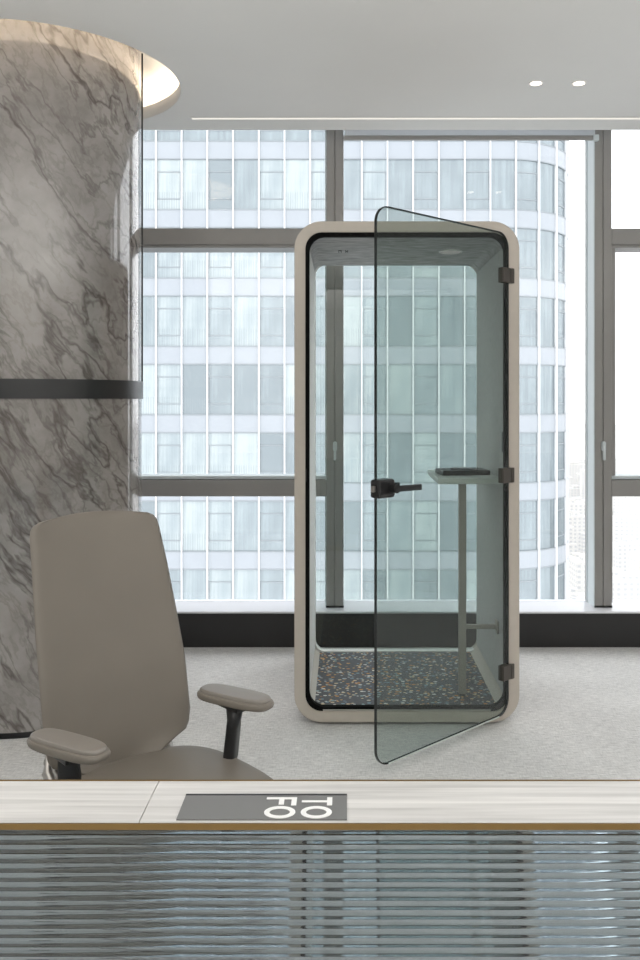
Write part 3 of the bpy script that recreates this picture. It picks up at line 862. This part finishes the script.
# windows: the ones that show largest are parts, the rest one part
def window_mesh(b_, s0, s1, z0, sash, origin=(0, 0, 0)):
    h = 2.98; k0 = len(b_.bm.verts)
    b_.mi = 0; strip(b_, s0, s1, z0, z0+h, -.14, -.06)
    b_.mi = 1
    if sash:
        for zz in (.62, 2.2): strip(b_, s0+.02, s1-.02, z0+zz, z0+zz+.05, -.06, -.03)
        strip(b_, s0+.06, s0+.09, z0+.62, z0+2.2, -.06, -.04); strip(b_, s1-.09, s1-.06, z0+.62, z0+2.2, -.06, -.04)
    b_.mi = 0
    b_.bm.verts.ensure_lookup_table()
    for v in b_.bm.verts[k0:]: v.co = Vector(v.co) - Vector(origin)
flat0 = 0
cnt = 0; rest = B()
for k in FL:
    z0 = ZS+4*k
    for i, s in enumerate(fins[:-1]):
        px = 345+s/(TY)*F; fits = (-2 <= i-10 < 16)
        y_top = 400-(z0+3-EYE)/TY*F; y_bot = 400-(z0-EYE)/TY*F
        # flat bays in view
        if 125 < px and s+BAY < XE+1 and y_bot > 175 and y_top < 602 and cnt < 100:
            b = B(); o = (s+.03, 0, z0); window_mesh(b, s+.03, s+BAY-.03, z0, i % 2 == 1, o)
            b.build('window', [M['fglass'], M['fjoint']], tw, o); cnt += 1
        else:
            window_mesh(rest, s+.03, s+BAY-.03, z0, i % 2 == 1)
ro = rest.build('distant_windows', [facade_glass('tower_glass_plain', False), M['fjoint']], tw); ro['kind'] = 'stuff'

# ------------------------------------------------------------------ city far below, in haze
b = B(); b.box(-900, 2600, 20, 5000, -141, -140)
gr = b.build('ground', M['ground']); struct(gr, 'hazy city ground far below the windows', 'ground')
RC2 = random.Random(11); placed = []
tries = 0
while len(placed) < 110 and tries < 5000:
    tries += 1
    Y = 380*math.exp(RC2.random()*1.5)
    X = Y*RC2.uniform(.235, .42)
    w = RC2.uniform(14, 34)*(Y/600)**.5; d = RC2.uniform(12, 24); h = RC2.choice([14, 18, 22, 26, 34, 46])*RC2.uniform(.8, 1.2)
    if any(abs(X-a) < (w+c)/2+10 and abs(Y-e) < (d+g)/2+14 for a, e, c, g in placed): continue
    placed.append((X, Y, w, d))
    b = B(); b.box(-w/2, w/2, -d/2, d/2, 0, h); b.box(-w*.2, w*.15, -d*.2, d*.2, h, h+3.5)
    if RC2.random() < .5: b.box(w*.1, w/2, -d/2-6, -d/2, 0, h*.6)
    o = b.build('city_building', M['city'], None, (X, Y, -140)); o.rotation_euler = (0, 0, RC2.choice([0, 0, .15, -.2]))
    tag(o, 'pale low city building far below in the white haze', 'building', 'city buildings in the haze below')

hm, nt = mat('haze')
out = N(nt, 'ShaderNodeOutputMaterial'); v = N(nt, 'ShaderNodeVolumeScatter'); v.inputs['Density'].default_value = .0040
v.inputs[0].default_value = (1, 1, 1, 1); v.inputs['Anisotropy'].default_value = 0.0
L(nt, v.outputs[0], out.inputs['Volume'])
b = B(); b.box(60, 170, 90, 330, -139.5, 90)
hz = b.build('haze', hm); tag(hz, 'white haze hanging over the distant city', 'haze', kind='stuff')

# ------------------------------------------------------------------ light
w = bpy.data.worlds.new('overcast'); S.world = w; w.use_nodes = True
nt = w.node_tree; bg = nt.nodes['Background']
bg.inputs[0].default_value = (.965, .98, 1, 1); bg.inputs[1].default_value = 3.0
def area(x, y, z, sx, sy, e, col=(1, .98, .955)):
    l = bpy.data.lights.new('booth_or_fill_lamp', 'AREA'); l.shape = 'RECTANGLE'; l.size = sx; l.size_y = sy; l.energy = e; l.color = col
    o = bpy.data.objects.new('booth_or_fill_lamp', l); COL.objects.link(o); o.location = (x, y, z)
    return o
for x in (-3, -1, 1, 3):
    for y in (-3.6, -1.6, .4):
        area(x+.3, y, 1.75, 1.8, 1.6, 33).rotation_euler = (PI, 0, 0)  # added fill: unseen upward lamps behind the camera, bounced off the ceiling

# ------------------------------------------------------------------ camera
cam = bpy.data.cameras.new('camera'); co = bpy.data.objects.new('camera', cam); COL.objects.link(co)
co.location = (0, 0, EYE); co.rotation_euler = (PI/2, 0, 0)
cam.sensor_fit = 'VERTICAL'; cam.sensor_height = 36; cam.lens = F/960*36
cam.shift_x = -25/960; cam.shift_y = -80/960; cam.clip_end = 6000; cam.clip_start = .05
S.camera = co
